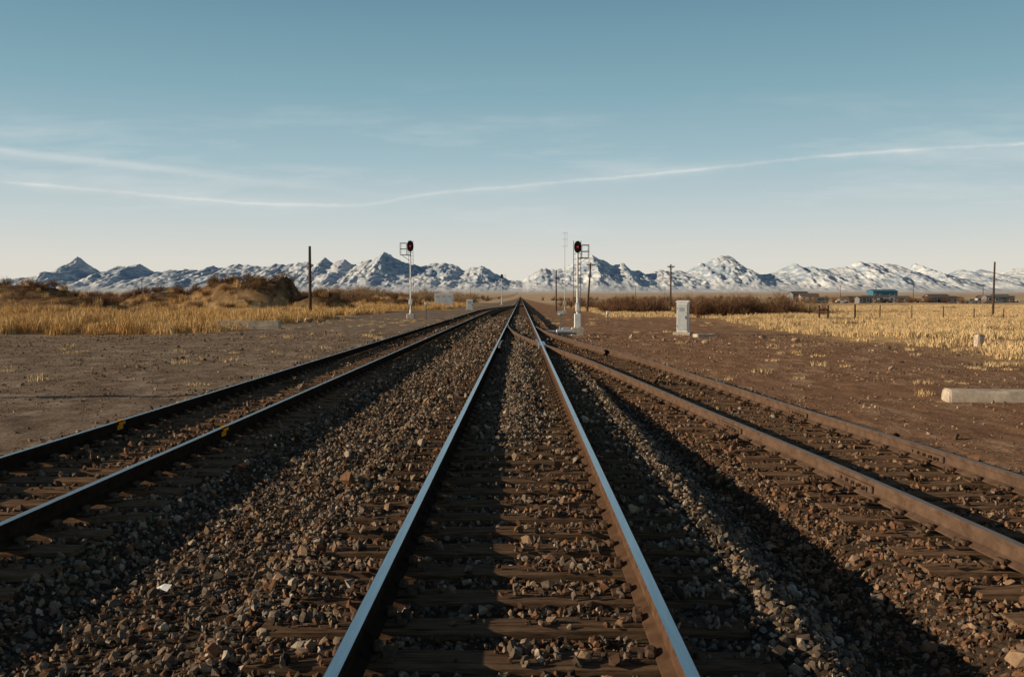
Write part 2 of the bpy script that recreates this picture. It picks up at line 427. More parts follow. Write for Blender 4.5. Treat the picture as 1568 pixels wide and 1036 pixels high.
def rock_mesh(name, mat, n=13):
    bm = bmesh.new()
    for i in range(n):
        v = Vector(np.random.default_rng(random.randint(0, 10**6)).normal(size=3)).normalized()*random.uniform(.38, .56)
        bm.verts.new((v.x*random.uniform(.9, 1.15), v.y*.85, v.z*.72))
    r = bmesh.ops.convex_hull(bm, input=bm.verts)
    bmesh.ops.delete(bm, geom=[e for e in r['geom_interior'] if isinstance(e, bmesh.types.BMVert)], context='VERTS')
    me = bpy.data.meshes.new(name); bm.to_mesh(me); bm.free(); me.materials.append(mat); return me
def rock_coll(nm, mat, k=9):
    c = bpy.data.collections.new(nm)
    for i in range(k): obj(nm+'_stone', rock_mesh(nm+'_stone', mat, random.choice((11, 13, 16))), coll=c)
    return c
C_grey = rock_coll('grey_stones', M_grey); C_brown = rock_coll('brown_stones', M_brown); C_dirt = rock_coll('dirt_pebbles', M_dirtst)

P = []; S = []
for (y0, y1, x0, x1, dens, sz) in ((2.3, 9, -7, 8, 820, .042), (9, 16, -7, 8, 560, .048), (16, 35, -7, 6.8, 260, .060), (35, 95, -7, 4.5, 75, .095)):
    n = int((y1-y0)*(x1-x0)*dens)
    x = rng.uniform(x0, x1, n); y = rng.uniform(y0, y1, n)
    s = sz*rng.lognormal(0, .34, n)
    P.append(np.stack([x, y], 1)); S.append(s)
P = np.concatenate(P); S = np.concatenate(S); x, y = P[:, 0], P[:, 1]
keep = rng.random(len(x)) < ballast_mask(x, y)
keep &= np.abs(x) < .58*y+4
def on_tie(y): return np.abs(y/SP-np.round(y/SP))*SP < .125
cl = np.full(len(x), 9.)
for c, lim in ((np.zeros_like(x), 1e9), (XL(y), 1e9), (XR(y), 60)):
    for s_ in (-.752, .752): cl = np.minimum(cl, np.where(y < lim, np.abs(x-c-s_), 9))
keep &= cl > .075+S*.4
z = H(x, y)+rng.uniform(-.35, .3, len(x))*S
zt = np.full(len(x), -9.)
dm = np.abs(x); dl = np.abs(x-XL(y)); dr = np.abs(x-XR(y)); ot = on_tie(y)
zt = np.where((dm < 1.3) & ot, TIE_TOP, zt); zt = np.where((dl < 1.3) & ot, TIE_TOP, zt)
zt = np.where((dr < 1.3) & ot & (y < 60), TIE_TOP+ZR(y), zt)
ont = zt > -5
gz = H(x, y)
crib = (~ont) & ((dm < 1.32) | (dl < 1.32) | ((dr < 1.32) & (y < 60)))
lim = np.where(dm < 1.32, TIE_TOP, np.where(dl < 1.32, TIE_TOP, TIE_TOP+ZR(y)))
z = np.where(crib & (gz < lim), np.minimum(z, lim-S*.30+rng.uniform(0, .035, len(x))), z)
patch = fbm(x*1.7, y*1.1, 61)
prob = np.where(dm < 1.3, .06+.45*ss(.46, .64, patch)+.6*ss(.38, .1, dm)*ss(10, 13, y)+.35*ss(1.0, 1.25, dm), .05+.26*ss(.5, .65, patch))
prob = np.where((x > .0) & (dm < .75) & (y < 10), prob+.2, prob)
prob = np.where((x < 0) & (dm < .75) & (y < 10), prob*.6, prob)
buried = ont & (gz > zt+.005)
keep &= (~ont) | buried | (rng.random(len(x)) < prob)
z = np.where(ont & ~buried, zt+S*.25, z)
x, y, z, S = x[keep], y[keep], z[keep], S[keep]
pb = np.where(x > 2.1-.9*ss(12, 30, y), .88, .08); pb = np.where(np.abs(x-XL(y)) < 1.6, .65, pb)
pb = np.where((np.abs(x) < .7) & (y < 11), .5, pb); pb = np.where((x > -3.2) & (x < -.8), .32, pb)
br = rng.random(len(x)) < pb
def mk(name, sel, coll, k=9):
    n = sel.sum(); s = S[sel][:, None]*rng.uniform(.75, 1.3, (n, 3))
    instancer(name, np.stack([x[sel], y[sel], z[sel]], 1), rng.uniform(0, 6.28, (n, 3)), s, rng.integers(0, k, n), coll)
mk('ballast_gravel', ~br, C_grey); mk('ballast_gravel', br, C_brown)
print('stones', len(x))
n = 130000
yy = 3+52*rng.random(n)**1.3; xx = rng.uniform(-32, 32, n)
k = (np.abs(xx) < .58*yy+3) & (ballast_mask(xx, yy) < .6) & (fbm(xx*.8, yy*.8, 71) > rng.uniform(.3, .60, n)) & (grass_mask(xx, yy) < .6)
x, y = xx[k], yy[k]; S = .021*rng.lognormal(0, .52, len(x))*(1+y/45); z = H(x, y)+S*.1
mk('dirt_pebbles', np.ones(len(x), bool), C_dirt); print('pebbles', len(x))

# ------------------------------------------------------------------ grass and shrubs
def blades(name, n, hgt, spread, w, mat, lean=.45):
    Vs = []; Fs = []
    for i in range(n):
        a = random.uniform(0, 6.28); r = spread*math.sqrt(random.random()); bx, by = r*math.cos(a), r*math.sin(a)
        h = hgt*random.uniform(.5, 1.1); la = random.uniform(0, 6.28); l = h*random.uniform(.05, lean)
        ta = random.uniform(0, 3.14); dx, dy = math.cos(ta)*w/2, math.sin(ta)*w/2
        o = len(Vs); mx, my = bx+math.cos(la)*l*.35, by+math.sin(la)*l*.35
        Vs += [(bx-dx, by-dy, -.05), (bx+dx, by+dy, -.05), (mx+dx*.8, my+dy*.8, h*.55), (mx-dx*.8, my-dy*.8, h*.55),
               (bx+math.cos(la)*l+dx*.25, by+math.sin(la)*l+dy*.25, h), (bx+math.cos(la)*l-dx*.25, by+math.sin(la)*l-dy*.25, h)]
        Fs += [(o, o+1, o+2, o+3), (o+3, o+2, o+4, o+5)]
    return mesh_np(name, Vs, Fs, [mat])
def twigs(name, mat, h=1.6, stems=34, w=.022):
    Vs = []; Fs = []
    def seg(p, q, w0, w1):
        a = random.uniform(0, 3.14); d = Vector((math.cos(a), math.sin(a), 0)); o = len(Vs)
        Vs.extend([tuple(p-d*w0), tuple(p+d*w0), tuple(q+d*w1), tuple(q-d*w1)]); Fs.append((o, o+1, o+2, o+3))
    def br(p, d, L, w, lev):
        q = p
        for i in range(3):
            d = (d+Vector((random.gauss(0, .16), random.gauss(0, .16), random.gauss(.05, .08)))).normalized()
            n_ = q+d*L/3; seg(q, n_, w*(1-i*.2), w*(.8-i*.2)); q = n_
            if lev > 0:
                for k in range(3):
                    dd = (d+Vector((random.gauss(0, .55), random.gauss(0, .55), random.gauss(.1, .3)))).normalized()
                    br(q, dd, L*random.uniform(.35, .6), w*.6, lev-1)
    for i in range(stems):
        a = random.uniform(0, 6.28); t = random.uniform(.05, .95)
        d = Vector((math.cos(a)*t, math.sin(a)*t, 1)).normalized()
        br(Vector((math.cos(a)*.25*t, math.sin(a)*.25*t, -.05)), d, h*random.uniform(.5, .8), w, 1)
    return mesh_np(name, Vs, Fs, [mat])
def coll_of(nm, meshes):
    c = bpy.data.collections.new(nm)
    for m in meshes: obj(nm+'_plant', m, coll=c)
    return c
C_gl = coll_of('tall_grass', [blades('tall_grass', 50, .64, .42, .03, M_grass) for i in range(5)])
C_gr = coll_of('short_grass', [blades('short_grass', 50, .24, .5, .03, M_grassr, 1.0) for i in range(5)])
C_sh = coll_of('shrub', [twigs('shrub', M_shrub) for i in range(5)])
C_wi = coll_of('willow', [twigs('willow', M_willow, 2.0, 30, .03) for i in range(4)])
def scatter(name, x, y, smin, smax, coll, k, sink=0):
    n = len(x); z = H(x, y)-sink; s = rng.uniform(smin, smax, n)
    r = np.stack([rng.uniform(-.08, .08, n), rng.uniform(-.08, .08, n), rng.uniform(0, 6.28, n)], 1)
    instancer(name, np.stack([x, y, z], 1), r, np.stack([s, s, s*rng.uniform(.65, 1.3, n)], 1), rng.integers(0, k, n), coll)
def gsample(n, x0, x1, y0, y1, lo=.12, hi=.5):
    y = y0*(y1/y0)**rng.random(n); x = rng.uniform(x0, x1, n)
    ok = (np.abs(x) < .56*y+6) & (grass_mask(x, y) > .55) & (fbm(x*.16, y*.16, 81) > rng.uniform(lo, hi, n)) & (bank_mask(x, y) < rng.uniform(.1, 1.12, n))
    return x[ok], y[ok]
x, y = gsample(56000, -140, -10, 44, 240, .27, .62); scatter('dry_grass', x, y, .5, 1.3, C_gl, 5); print('grass', len(x))
x, y = gsample(60000, 9, 150, 26, 240, .34, .66); scatter('dry_grass', x, y, .6, 1.5, C_gr, 5); print('grass', len(x))
n = 1000; x = rng.uniform(-30, 30, n); y = rng.uniform(20, 95, n)
ok = (ballast_mask(x, y) < .1) & (fbm(x*.2, y*.2, 90) > .52); scatter('dry_weeds', x[ok], y[ok], .15, .6, C_gr, 5)
def area(lst):
    xs_, ys_ = [], []
    for x0, x1, y0, y1, n in lst:
        a = rng.uniform(x0, x1, n); b = rng.uniform(y0, y1, n); xs_.append(a); ys_.append(b)
    return np.concatenate(xs_), np.concatenate(ys_)
x, y = area([(-90, -42, 104, 128, 230), (-42, -22, 120, 142, 220), (-58, -40, 130, 146, 80), (-115, -70, 130, 170, 120), (-60, -20, 70, 105, 40), (-26, -16, 158, 172, 30)]); scatter('bare_shrubs', x, y, .3, .75, C_sh, 5)
x, y = area([(-115, -26, 165, 240, 420), (11, 19, 126, 142, 60), (17.5, 27, 98, 114, 110), (27, 33, 104, 112, 20), (9, 30, 170, 230, 90)])
scatter('bare_shrubs', x, y, .8, 1.35, C_sh, 5)
x, y = area([(-45, -31, 212, 232, 90), (-30, -14, 260, 330, 60), (-70, -50, 200, 215, 25)]); scatter('willow_thicket', x, y, 1.2, 1.7, C_wi, 4)
x, y = area([(-260, -16, 280, 520, 450), (14, 330, 420, 800, 200), (-400, -20, 520, 1000, 350), (100, 190, 330, 400, 60)])
scatter('distant_brush', x, y, .9, 1.8, C_sh, 5, .3)

# ------------------------------------------------------------------ mountains
pp = [(-700, 430), (-500, 426), (-350, 420), (-200, 424), (-80, 428), (0, 427), (60, 420), (90, 414), (105, 402), (122, 391), (140, 403), (150, 411), (172, 412), (185, 403), (197, 405), (212, 401), (228, 410), (250, 411),
      (300, 407), (318, 403), (335, 409), (345, 402), (370, 400), (400, 403), (425, 397), (440, 399), (470, 398), (482, 401), (495, 391), (512, 402), (530, 394), (545, 403), (570, 397), (587, 384), (600, 392), (618, 397), (640, 402), (665, 397), (690, 402),
      (710, 408), (740, 406), (752, 412), (765, 421), (780, 426), (800, 424), (815, 415), (835, 407), (860, 411), (885, 397), (905, 389), (920, 394), (935, 405), (952, 400), (965, 412), (990, 413), (1020, 408), (1055, 411),
      (1080, 400), (1105, 388), (1128, 391), (1145, 404), (1170, 415), (1190, 413), (1215, 400), (1235, 409), (1260, 408), (1285, 406), (1300, 399), (1330, 404), (1360, 405), (1385, 412), (1400, 400), (1425, 407),
      (1450, 418), (1480, 410), (1490, 416), (1510, 410), (1540, 415), (1568, 408), (1650, 400), (1750, 412), (1900, 396), (2050, 408), (2300, 400)]
pa = np.array(pp, float); RD = 13000.
ex = (pa[:, 0]-797)/1524*RD; ez = (452-pa[:, 1])/1524*RD
mx = np.linspace(-12500, 12500, 2600); my = np.linspace(10600, 15500, 130)
MX, MY = np.meshgrid(mx, my)
env = np.interp(MX, ex, ez)
env = env+(fbm(MX*.008, MX*0, 3, 4)-.5)*80
warp = (fbm(MX*.0009, MX*0+3, 12, 3)-.5)*1400
t = (MY-10900)/(RD+warp-10900)
p = np.where(t < 1, np.clip(t, 0, 1)**1.25, np.clip(1-(t-1)*1.6, 0, 1))
w2 = (fbm(MX*.0015, MY*.0015, 15)-.5)
rid = 1-np.abs(2*fbm(MX*.0026+w2*.8, MY*.0012+w2, 16, 5)-1)*2.2
rid2 = 1-np.abs(2*fbm(MX*.008+w2*2, MY*.004, 19, 4)-1)*2
mod = np.clip(1-t, 0, 1)*np.clip(t*3, 0, 1)
MZ = 45+40*np.clip(t*2, 0, 1)+(env-85)*p*(1+mod*(.5*(rid-.6)+.42*(rid2-.6)))
MZ = MZ+(fbm(MX*.02, MY*.02, 33, 3)-.5)*28*np.clip(t*2, 0, 1)
MZ = np.where(t <= 0, -50, MZ)
i2 = np.arange(MX.size).reshape(MX.shape)
F = np.stack([i2[:-1, :-1], i2[:-1, 1:], i2[1:, 1:], i2[1:, :-1]], -1).reshape(-1, 4)
def mtn_mat():
    m, nt, b = new_mat('hazy_snowy_rock')
    tc = N(nt, 'ShaderNodeTexCoord').outputs['Object']; ge = N(nt, 'ShaderNodeNewGeometry')
    sp = N(nt, 'ShaderNodeSeparateXYZ'); nt.links.new(ge.outputs['Normal'], sp.inputs[0])
    pz = N(nt, 'ShaderNodeSeparateXYZ'); nt.links.new(tc, pz.inputs[0])
    n1 = noise(nt, tc, .010, 9, .76, (1, .5, 2.6)); n2 = noise(nt, tc, .0016, 5, .6)
    def ma(op, a, b_):
        q = N(nt, 'ShaderNodeMath', operation=op)
        for i, v in enumerate((a, b_)):
            if isinstance(v, (int, float)): q.inputs[i].default_value = v
            else: nt.links.new(v, q.inputs[i])
        return q.outputs[0]
    s = ma('ADD', ma('MULTIPLY', n1, 2.6), ma('MULTIPLY', n2, 1.2))
    s = ma('ADD', s, ma('MULTIPLY', sp.outputs[2], .55))
    f = ramp(nt, s, 2.2, 2.6)
    rock = mixc(nt, n2, (.27, .35, .43), (.37, .44, .51))  # blue distance haze is painted into the rock colour
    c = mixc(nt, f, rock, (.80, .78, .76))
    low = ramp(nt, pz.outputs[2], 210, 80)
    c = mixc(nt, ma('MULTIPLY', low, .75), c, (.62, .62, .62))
    nt.links.new(c, b.inputs['Base Color']); b.inputs['Roughness'].default_value = 1; b.inputs['Specular IOR Level'].default_value = 0
    return m
obj('snowy_mountains', mesh_np('snowy_mountains', np.stack([MX, MY, MZ], -1).reshape(-1, 3), F, [mtn_mat()], smooth=True))

# ------------------------------------------------------------------ signals
def G(x, y): return float(H(np.array([x]), np.array([y]))[0])
def signal(x, y, top, side=1, white_base=False, hs=1.0):
    z0 = G(x, y)-.03; e = empty('railroad_signal', (x, y, z0)); h = top-z0
    r = .065; hc = h-.48*hs
    MB().box((0, 0, .22), (.7, .7, .5), 0, .04).obj('foundation', [M_conc], e)
    m = MB(); m.lathe((0, 0, .46), [(.2, 0), (.2, .04), (.11, .1), (.09, .45), (r, .5)]); m.cyl((0, 0, .9), (0, 0, h-.35*hs), r, r*.9); m.obj('mast', [M_alu if not white_base else M_white], e)
    m = MB()
    nn = 28; W, Hh = .30*hs, .50*hs
    fr = [(W*math.cos(2*math.pi*i/nn), math.copysign(abs(math.sin(2*math.pi*i/nn))**.8, math.sin(2*math.pi*i/nn))*Hh) for i in range(nn)]
    vs = [(a, -.16, b+hc) for a, b in fr]+[(a, -.13, b+hc) for a, b in fr]
    m.add(vs, [tuple(range(nn)), tuple(range(2*nn-1, nn-1, -1))]+[(i, i+nn, (i+1) % nn+nn, (i+1) % nn) for i in range(nn)])
    m.box((0, .02, hc), (.34*hs, .28, .62*hs), 0, .04)
    nn2 = 14; vs = []
    for k_, yy_ in ((0, -.17), (1, -.17-.33*hs)):
        for i in range(nn2):
            a = math.radians(-25+230*i/(nn2-1)); rr = .15*hs
            vs.append((rr*math.cos(a), yy_, hc+rr*math.sin(a)))
    m.add(vs, [(i, i+1, i+1+nn2, i+nn2) for i in range(nn2-1)])
    m.obj('signal_head', [M_black], e)
    m = MB(); m.lathe((0, -.16, hc), [(.1*hs, 0), (.1*hs, -.02), (.06*hs, -.045), (.01, -.05)], 16, 0, 'y'); m.obj('red_lens', [M_lens], e)
    m = MB(); lx = .0; ly = .55
    for q in (-.2, .2): m.cyl((lx+q, ly+.25, .1), (lx+q, .32, h-.9), .018, n=6); m.cyl((lx+q, .32, h-.9), (lx+q, .32, h+.05), .018, n=6)
    for k in range(int((h-.6)/.3)):
        t = (k*.3)/(h-1); yy_ = .8-(.48)*min(1, t); m.cyl((lx-.2, yy_, .3+k*.3), (lx+.2, yy_, .3+k*.3), .012, n=5)
    zz = h-.2-1.05*hs; sx = side; a0, a1, hh = .35*hs, .93*hs, 1.05*hs; tr = .02*hs+.002
    for k in range(5): m.box((sx*(a0*.7+k*.15*hs), .25, zz), (.04, .75, .03))
    for yv in (-.1, .6):
        m.cyl((0, yv, zz-.02), (sx*a1, yv, zz-.02), tr, n=6)
        m.cyl((sx*a1, yv, zz), (sx*a1, yv, zz+hh), tr, n=6); m.cyl((sx*a0, yv, zz+hh), (sx*a1, yv, zz+hh), tr, n=6); m.cyl((sx*a0, yv, zz+hh*.5), (sx*a1, yv, zz+hh*.5), tr, n=6)
        m.cyl((sx*a0, yv, zz), (sx*a0, yv, zz+hh), tr, n=6)
    for q in (hh*.5, hh): m.cyl((sx*a1, -.1, zz+q), (sx*a1, .6, zz+q), tr, n=6)
    m.cyl((0, 0, zz-.6*hs), (sx*.8*hs, .1, zz-.02), tr, n=6)
    m.obj('ladder_and_platform', [M_dkm], e)
    m = MB(); m.box((0, -.02, 1.55), (.3*hs, .26, .45), 0, .03); m.box((0, -.02, 1.79), (.34*hs, .3, .03)); m.box((0, -.16, 1.55), (.24*hs, .02, .36), 0, .008)
    if white_base: m.box((0, -.05, .85), (.36, .3, .75), 0, .03)
    m.obj('junction_box', [M_white], e)
    m = MB(); m.box((0, -.09, h*.52), (.22, .012, .16)); m.obj('number_plate', [M_white], e)
    return e
signal(-9.9, 90, 6.65, -1); signal(3.15, 54.5, 4.62, 1, True, .66); signal(-4.4, 236, 7.0, 1)

# ------------------------------------------------------------------ poles
def pole(x, y, h, r=.13, lean=(0, 0), arm=0, name='utility_pole', arm_n=1):
    z0 = G(x, y); e = empty(name, (x, y, z0))
    m = MB(); n = 6
    for i in range(n):
        a = i/n; b = (i+1)/n
        m.cyl((lean[0]*a, lean[1]*a, a*h-.3*(i == 0)), (lean[0]*b, lean[1]*b, b*h), r*(1-.3*a), r*(1-.3*b), 12)
    m.obj('shaft', [M_pole], e)
    if arm:
        m = MB()
        for k in range(arm_n):
            zz = h-.35-k*.55; m.box((lean[0], lean[1]-r-.05, zz), (arm, .1, .12), 0, .01)
            m.cyl((lean[0]-arm*.3, lean[1]-r-.05, zz), (lean[0], lean[1]-r*.9, zz-.5), .02, n=6); m.cyl((lean[0]+arm*.3, lean[1]-r-.05, zz), (lean[0], lean[1]-r*.9, zz-.5), .02, n=6)
            for q in (-.45, -.2, .2, .45): m.lathe((lean[0]+q*arm, lean[1]-r-.05, zz+.06), [(.02, 0), (.05, .03), (.03, .07), (.05, .1), (.02, .14)], 8)
        m.obj('crossarm', [M_pole], e)
    else:
        m = MB(); m.lathe((lean[0], lean[1], h-.02), [(r*.75, 0), (r*.75, .04), (.01, .07)], 12); m.obj('cap', [M_dkm], e)
    return e
pole(-19, 90, 6.5, .16)
pole(5.4, 150, 6.1, .12); pole(9.4, 140, 6.9, .15, (.5, 0), 1.2); pole(19.6, 130, 6.4, .12, (0, 0), .9); pole(52, 110, 5.9, .13, (.1, 0), 0)
pole(-33.5, 15.2, 9.6, .2, (0, 0), 0)
for x, y, h in ((165, 420, 8), (205, 640, 9), (60, 520, 8), (110, 760, 9), (128, 360, 6), (178, 385, 7), (-46, 480, 8), (-30, 600, 8), (-160, 420, 8)): pole(x, y, h, .14, (0, 0), 1.6)
z0 = G(5.8, 130); e = empty('antenna_mast', (5.8, 130, z0))
m = MB(); m.cyl((0, 0, -.1), (0, 0, 5), .055, .05, 8); m.cyl((0, 0, 5), (0, 0, 10.6), .04, .025, 8); m.obj('mast', [M_alu], e)
m = MB()
for zz in (10.4, 9.6, 8.7): m.cyl((-.35, 0, zz), (.35, 0, zz), .018, n=6)
m.cyl((.3, 0, 8.7), (.3, 0, 10.6), .015, n=6); m.obj('antenna_elements', [M_alu], e)
m = MB(); m.box((0, 0, .1), (.6, .6, .5), 0, .03); m.box((0, -.2, 1.3), (.45, .3, .6), 0, .03); m.obj('base_and_box', [M_conc], e)
for x, y, h in ((-8.7, 92, 1.35), (6.6, 75, .9)):
    z0 = G(x, y); e = empty('marker_post', (x, y, z0)); MB().box((0, 0, h/2-.1), (.09, .09, h+.2), 0, .01).obj('post', [M_dkm], e)
    MB().box((0, -.03, h), (.22, .14, .28), 0, .03).obj('box', [M_alu], e)

# ------------------------------------------------------------------ cabinets
def cabinet(x, y, w, d, h, name='equipment_cabinet', rz=0, doors=2):
    z0 = G(x, y); e = empty(name, (x, y, z0), rz)
    MB().box((0, 0, .03), (w+.35, d+.35, .26), 0, .02).obj('concrete_pad', [M_conc], e)
    m = MB(); m.box((0, 0, .16+h/2), (w, d, h), 0, .015)
    m.add([(-w/2-.05, -d/2-.05, .162+h), (w/2+.05, -d/2-.05, .162+h), (w/2+.05, d/2+.05, .162+h), (-w/2-.05, d/2+.05, .162+h), (-w/2-.05, -d/2-.05, .2+h), (w/2+.05, -d/2-.05, .2+h), (w/2+.05, d/2+.05, .2+h), (-w/2-.05, d/2+.05, .2+h), (-w/2-.05, 0, .28+h), (w/2+.05, 0, .28+h)],
          [(3, 2, 1, 0), (0, 1, 5, 4), (2, 3, 7, 6), (4, 5, 9, 8), (6, 7, 8, 9), (1, 2, 6, 9, 5), (3, 0, 4, 8, 7)])
    m.obj('shell', [M_white], e)
    m = MB(); dw = w/doors
    for k in range(doors):
        cx = -w/2+dw*(k+.5); m.box((cx, -d/2-.012, .16+h*.5), (dw*.9, .02, h*.9), 0, .004)
    m.obj('doors', [M_alu], e)
    m = MB()
    for k in range(doors):
        cx = -w/2+dw*(k+.5)
        for q in range(6): m.box((cx, -d/2-.027, .16+h*.82-q*.035), (dw*.5, .008, .012))
        m.box((cx+dw*.32, -d/2-.04, .16+h*.5), (.03, .035, .16))
        for q in (.2, .8): m.box((cx-dw*.42, -d/2-.026, .16+h*q), (.03, .012, .1))
    m.obj('vents_and_handles', [M_dkm], e)
    return e
cabinet(9.0, 55, .60, .52, 1.62, doors=1, rz=-.35); cabinet(-13.9, 182, 3.3, 2.2, 2.3, 'control_shelter', doors=3)
cabinet(-7.6, 150, .9, .7, 1.3, doors=1)
x0 = 2.35; y0 = 57.5
e = empty('switch_stand', (x0, y0, G(x0, y0)))
m = MB(); m.box((0, 0, .08), (.8, .35, .18), 0, .02); m.lathe((0, 0, .15), [(.14, 0), (.11, .1), (.06, .25), (.04, .3)]); m.cyl((0, 0, .4), (0, 0, 1.1), .025, n=8); m.cyl((0, -.05, .3), (.5, -.1, .22), .02, n=6); m.obj('stand', [M_dkm], e)
m = MB(); m.lathe((0, 0, 1.1), [(.03, 0), (.17, .02), (.17, .04), (.03, .06)], 16); m.add([(-.18, -.01, 1.05), (.18, -.01, 1.05), (.18, -.01, 1.3), (-.18, -.01, 1.3), (-.18, .01, 1.05), (.18, .01, 1.05), (.18, .01, 1.3), (-.18, .01, 1.3)], [(0, 1, 2, 3), (7, 6, 5, 4), (0, 4, 5, 1), (1, 5, 6, 2), (2, 6, 7, 3), (3, 7, 4, 0)]); m.obj('target', [M_alu], e)
m = MB(); m.cyl((-3.1, 0, .12), (-.3, 0, .12), .018, n=6); m.obj('throw_rod', [M_dkm], e)
x0, y0 = 2.2, 49.5; e = empty('switch_machine', (x0, y0, -.2)); m = MB(); m.box((0, 0, .1), (.8, .45, .16), 0, .04); m.box((.1, 0, .22), (.45, .35, .1), 0, .04); m.box((-.7, 0, .1), (.5, .08, .05)); m.obj('housing', [M_alu], e)
MB().box((0, 0, -.02), (1.2, .7, .08), 0, .01).obj('mounting', [M_dkm], e)

# ------------------------------------------------------------------ concrete pieces
def conc(name, x, y, dims, rz, seed):
    bm = bmesh.new(); bmesh.ops.create_cube(bm, size=1); bmesh.ops.scale(bm, vec=dims, verts=bm.verts)
    bmesh.ops.bevel(bm, geom=bm.edges[:], offset=.03, segments=2, affect='EDGES')
    bmesh.ops.subdivide_edges(bm, edges=[e for e in bm.edges if e.calc_length() > .15], cuts=6, use_grid_fill=True)
    for v in bm.verts:
        k = float(fbm(np.array([v.co.x*4+seed]), np.array([v.co.y*4+v.co.z*5]), seed)[0])-.5; v.co += v.normal*k*.09
    me = bpy.data.meshes.new(name); bm.to_mesh(me); bm.free(); me.materials.append(M_conc)
    o = obj(name, me, None, (x, y, G(x, y)+dims[2]*.36)); o.rotation_euler = (0, 0, rz); return o
conc('concrete_barrier', 10.3, 19.6, (3.6, .6, .25), -.14, 3)
conc('concrete_culvert', -16.6, 60, (4.2, .8, .55), .03, 5)
conc('concrete_rubble', 19.8, 43, (.35, .3, .6), .3, 8)
conc('concrete_rubble', 9.6, 52, (1.0, .6, .2), .3, 9)
def boulder(x, y, s, mat, name='rock'):
    me = rock_mesh(name, mat, 22); o = obj(name, me, None, (x, y, G(x, y)+s*.2)); o.scale = (s, s*.9, s*.8); o.rotation_euler = (0, 0, random.uniform(0, 6)); return o
M_rock = simple('tan_rock', (.28, .17, .10), (.48, .32, .20), 4, .9)
for x, y, s in ((2.72, 5.3, .18), (3.3, 6.6, .09), (2.1, 8.1, .12), (4.2, 6.1, .08), (9.0, 30, .2), (10, 34, .2), (8.2, 44, .4), (6.8, 47, .3), (7.6, 45, .3), (13, 47, .5), (12.2, 50, .45), (11, 40, .2), (-16, 75, .9), (-15.2, 76, .7), (-16.8, 76, .6)):
    boulder(x, y, s, M_rock)
m = MB(); m.add([(-.07, -.01, 0), (0, -.025, .012), (.06, -.03, 0), (.05, .03, .01), (0, .02, .022), (-.05, .01, .004)], [(0, 1, 4, 5), (1, 2, 3, 4)]); o = m.obj('paper_scrap', [M_white]); o.location = (-2.2, 6.15, G(-2.2, 6.15)+.05); o.rotation_euler = (.35, -.1, -.5)

# ------------------------------------------------------------------ fence
e = empty('wire_fence'); m = MB(); w = MB(); last = None
fx = [25.2, 26.0, 28.6]+[31+i*3.2 for i in range(22)]
for i, x in enumerate(fx):
    y = 84+(x-25)*.35; z = G(x, y); h = 1.15+random.uniform(-.1, .1); ln = random.uniform(-.06, .06)
    r = .09 if i < 3 else .05; m.cyl((x, y, z-.2), (x+ln, y, z+h), r, r*.85, 8)
    if i == 1: m.cyl((fx[0], y-.28, z+.85), (x, y, z+.85), .05, n=6)
    if last:
        for q in (.4, .7, 1.0): w.cyl((last[0], last[1], last[2]+q), (x, y, z+q), .006, n=4)
    last = (x, y, z)
m.obj('posts', [M_pole], e); w.obj('wires', [M_alu], e)

# ------------------------------------------------------------------ settlement
def house(name, x, y, w, d, h, rh, mw, mr, rz=0, win=3, garage=False):
    z0 = G(x, y)-.1; e = empty(name, (x, y, z0), rz)
    m = MB(); m.add([(-w/2, -d/2, 0), (w/2, -d/2, 0), (w/2, d/2, 0), (-w/2, d/2, 0), (-w/2, -d/2, h), (w/2, -d/2, h), (w/2, d/2, h), (-w/2, d/2, h), (-w/2, 0, h+rh), (w/2, 0, h+rh)],
                    [(0, 1, 5, 4), (2, 3, 7, 6), (1, 2, 6, 9, 5), (3, 0, 4, 8, 7)]); m.obj('walls', [mw], e)
    o = .35; m = MB()
    for s in (-1, 1):
        dz = rh*(o/(d/2)); m.add([(-w/2-o, s*(d/2+o), h-dz), (w/2+o, s*(d/2+o), h-dz), (w/2+o, 0, h+rh), (-w/2-o, 0, h+rh), (-w/2-o, s*(d/2+o), h-dz+.15), (w/2+o, s*(d/2+o), h-dz+.15), (w/2+o, 0, h+rh+.15), (-w/2-o, 0, h+rh+.15)],
                                 [(0, 1, 2, 3), (7, 6, 5, 4), (0, 4, 5, 1), (1, 5, 6, 2), (3, 7, 4, 0)])
    m.obj('roof', [mr], e)
    m = MB(); fr = MB()
    for i in range(win):
        cx = -w/2+w*(i+.5)/win
        if i == win//2: continue
        fr.box((cx, -d/2-.03, h*.58), (1.25, .05, 1.05)); m.box((cx, -d/2-.06, h*.58), (1.05, .03, .85))
    m.obj('windows', [M_glass], e); fr.obj('window_frames', [M_white], e)
    cx = -w/2+w*(win//2+.5)/win; dd = 3.0 if garage else 1.0
    MB().box((cx, -d/2-.04, min(2.1, h*.85)/2), (dd, .07, min(2.1, h*.85))).obj('door', [M_dkm], e)
    return e
house('blue_warehouse', 217, 600, 15, 9, 5.0, 1.0, M_blue, M_blue, .1, garage=True, win=5)
house('mobile_home', 148, 352, 10, 4, 2.2, .4, M_beige, M_roof, .12, win=5); house('mobile_home', 132, 372, 9, 4, 2.2, .4, M_greys, M_roof, -.2, win=3)
house('shed', 118, 345, 4, 3, 2.0, .5, M_greys, M_roof, .2); house('farm_house', 163, 392, 8, 6, 2.4, 1.0, M_beige, M_roof, .1); house('shed', 172, 370, 5, 4, 2.0, .6, M_redw, M_roof, 0)
house('shed', 126, 380, 5, 4, 1.9, .6, M_pole, M_roof, .3, 3); house('mobile_home', 156, 366, 9, 3.5, 2.1, .3, M_white, M_greys, -.1, win=4); house('shed', 141, 344, 3.5, 3, 1.8, .5, M_pole, M_roof, .1)
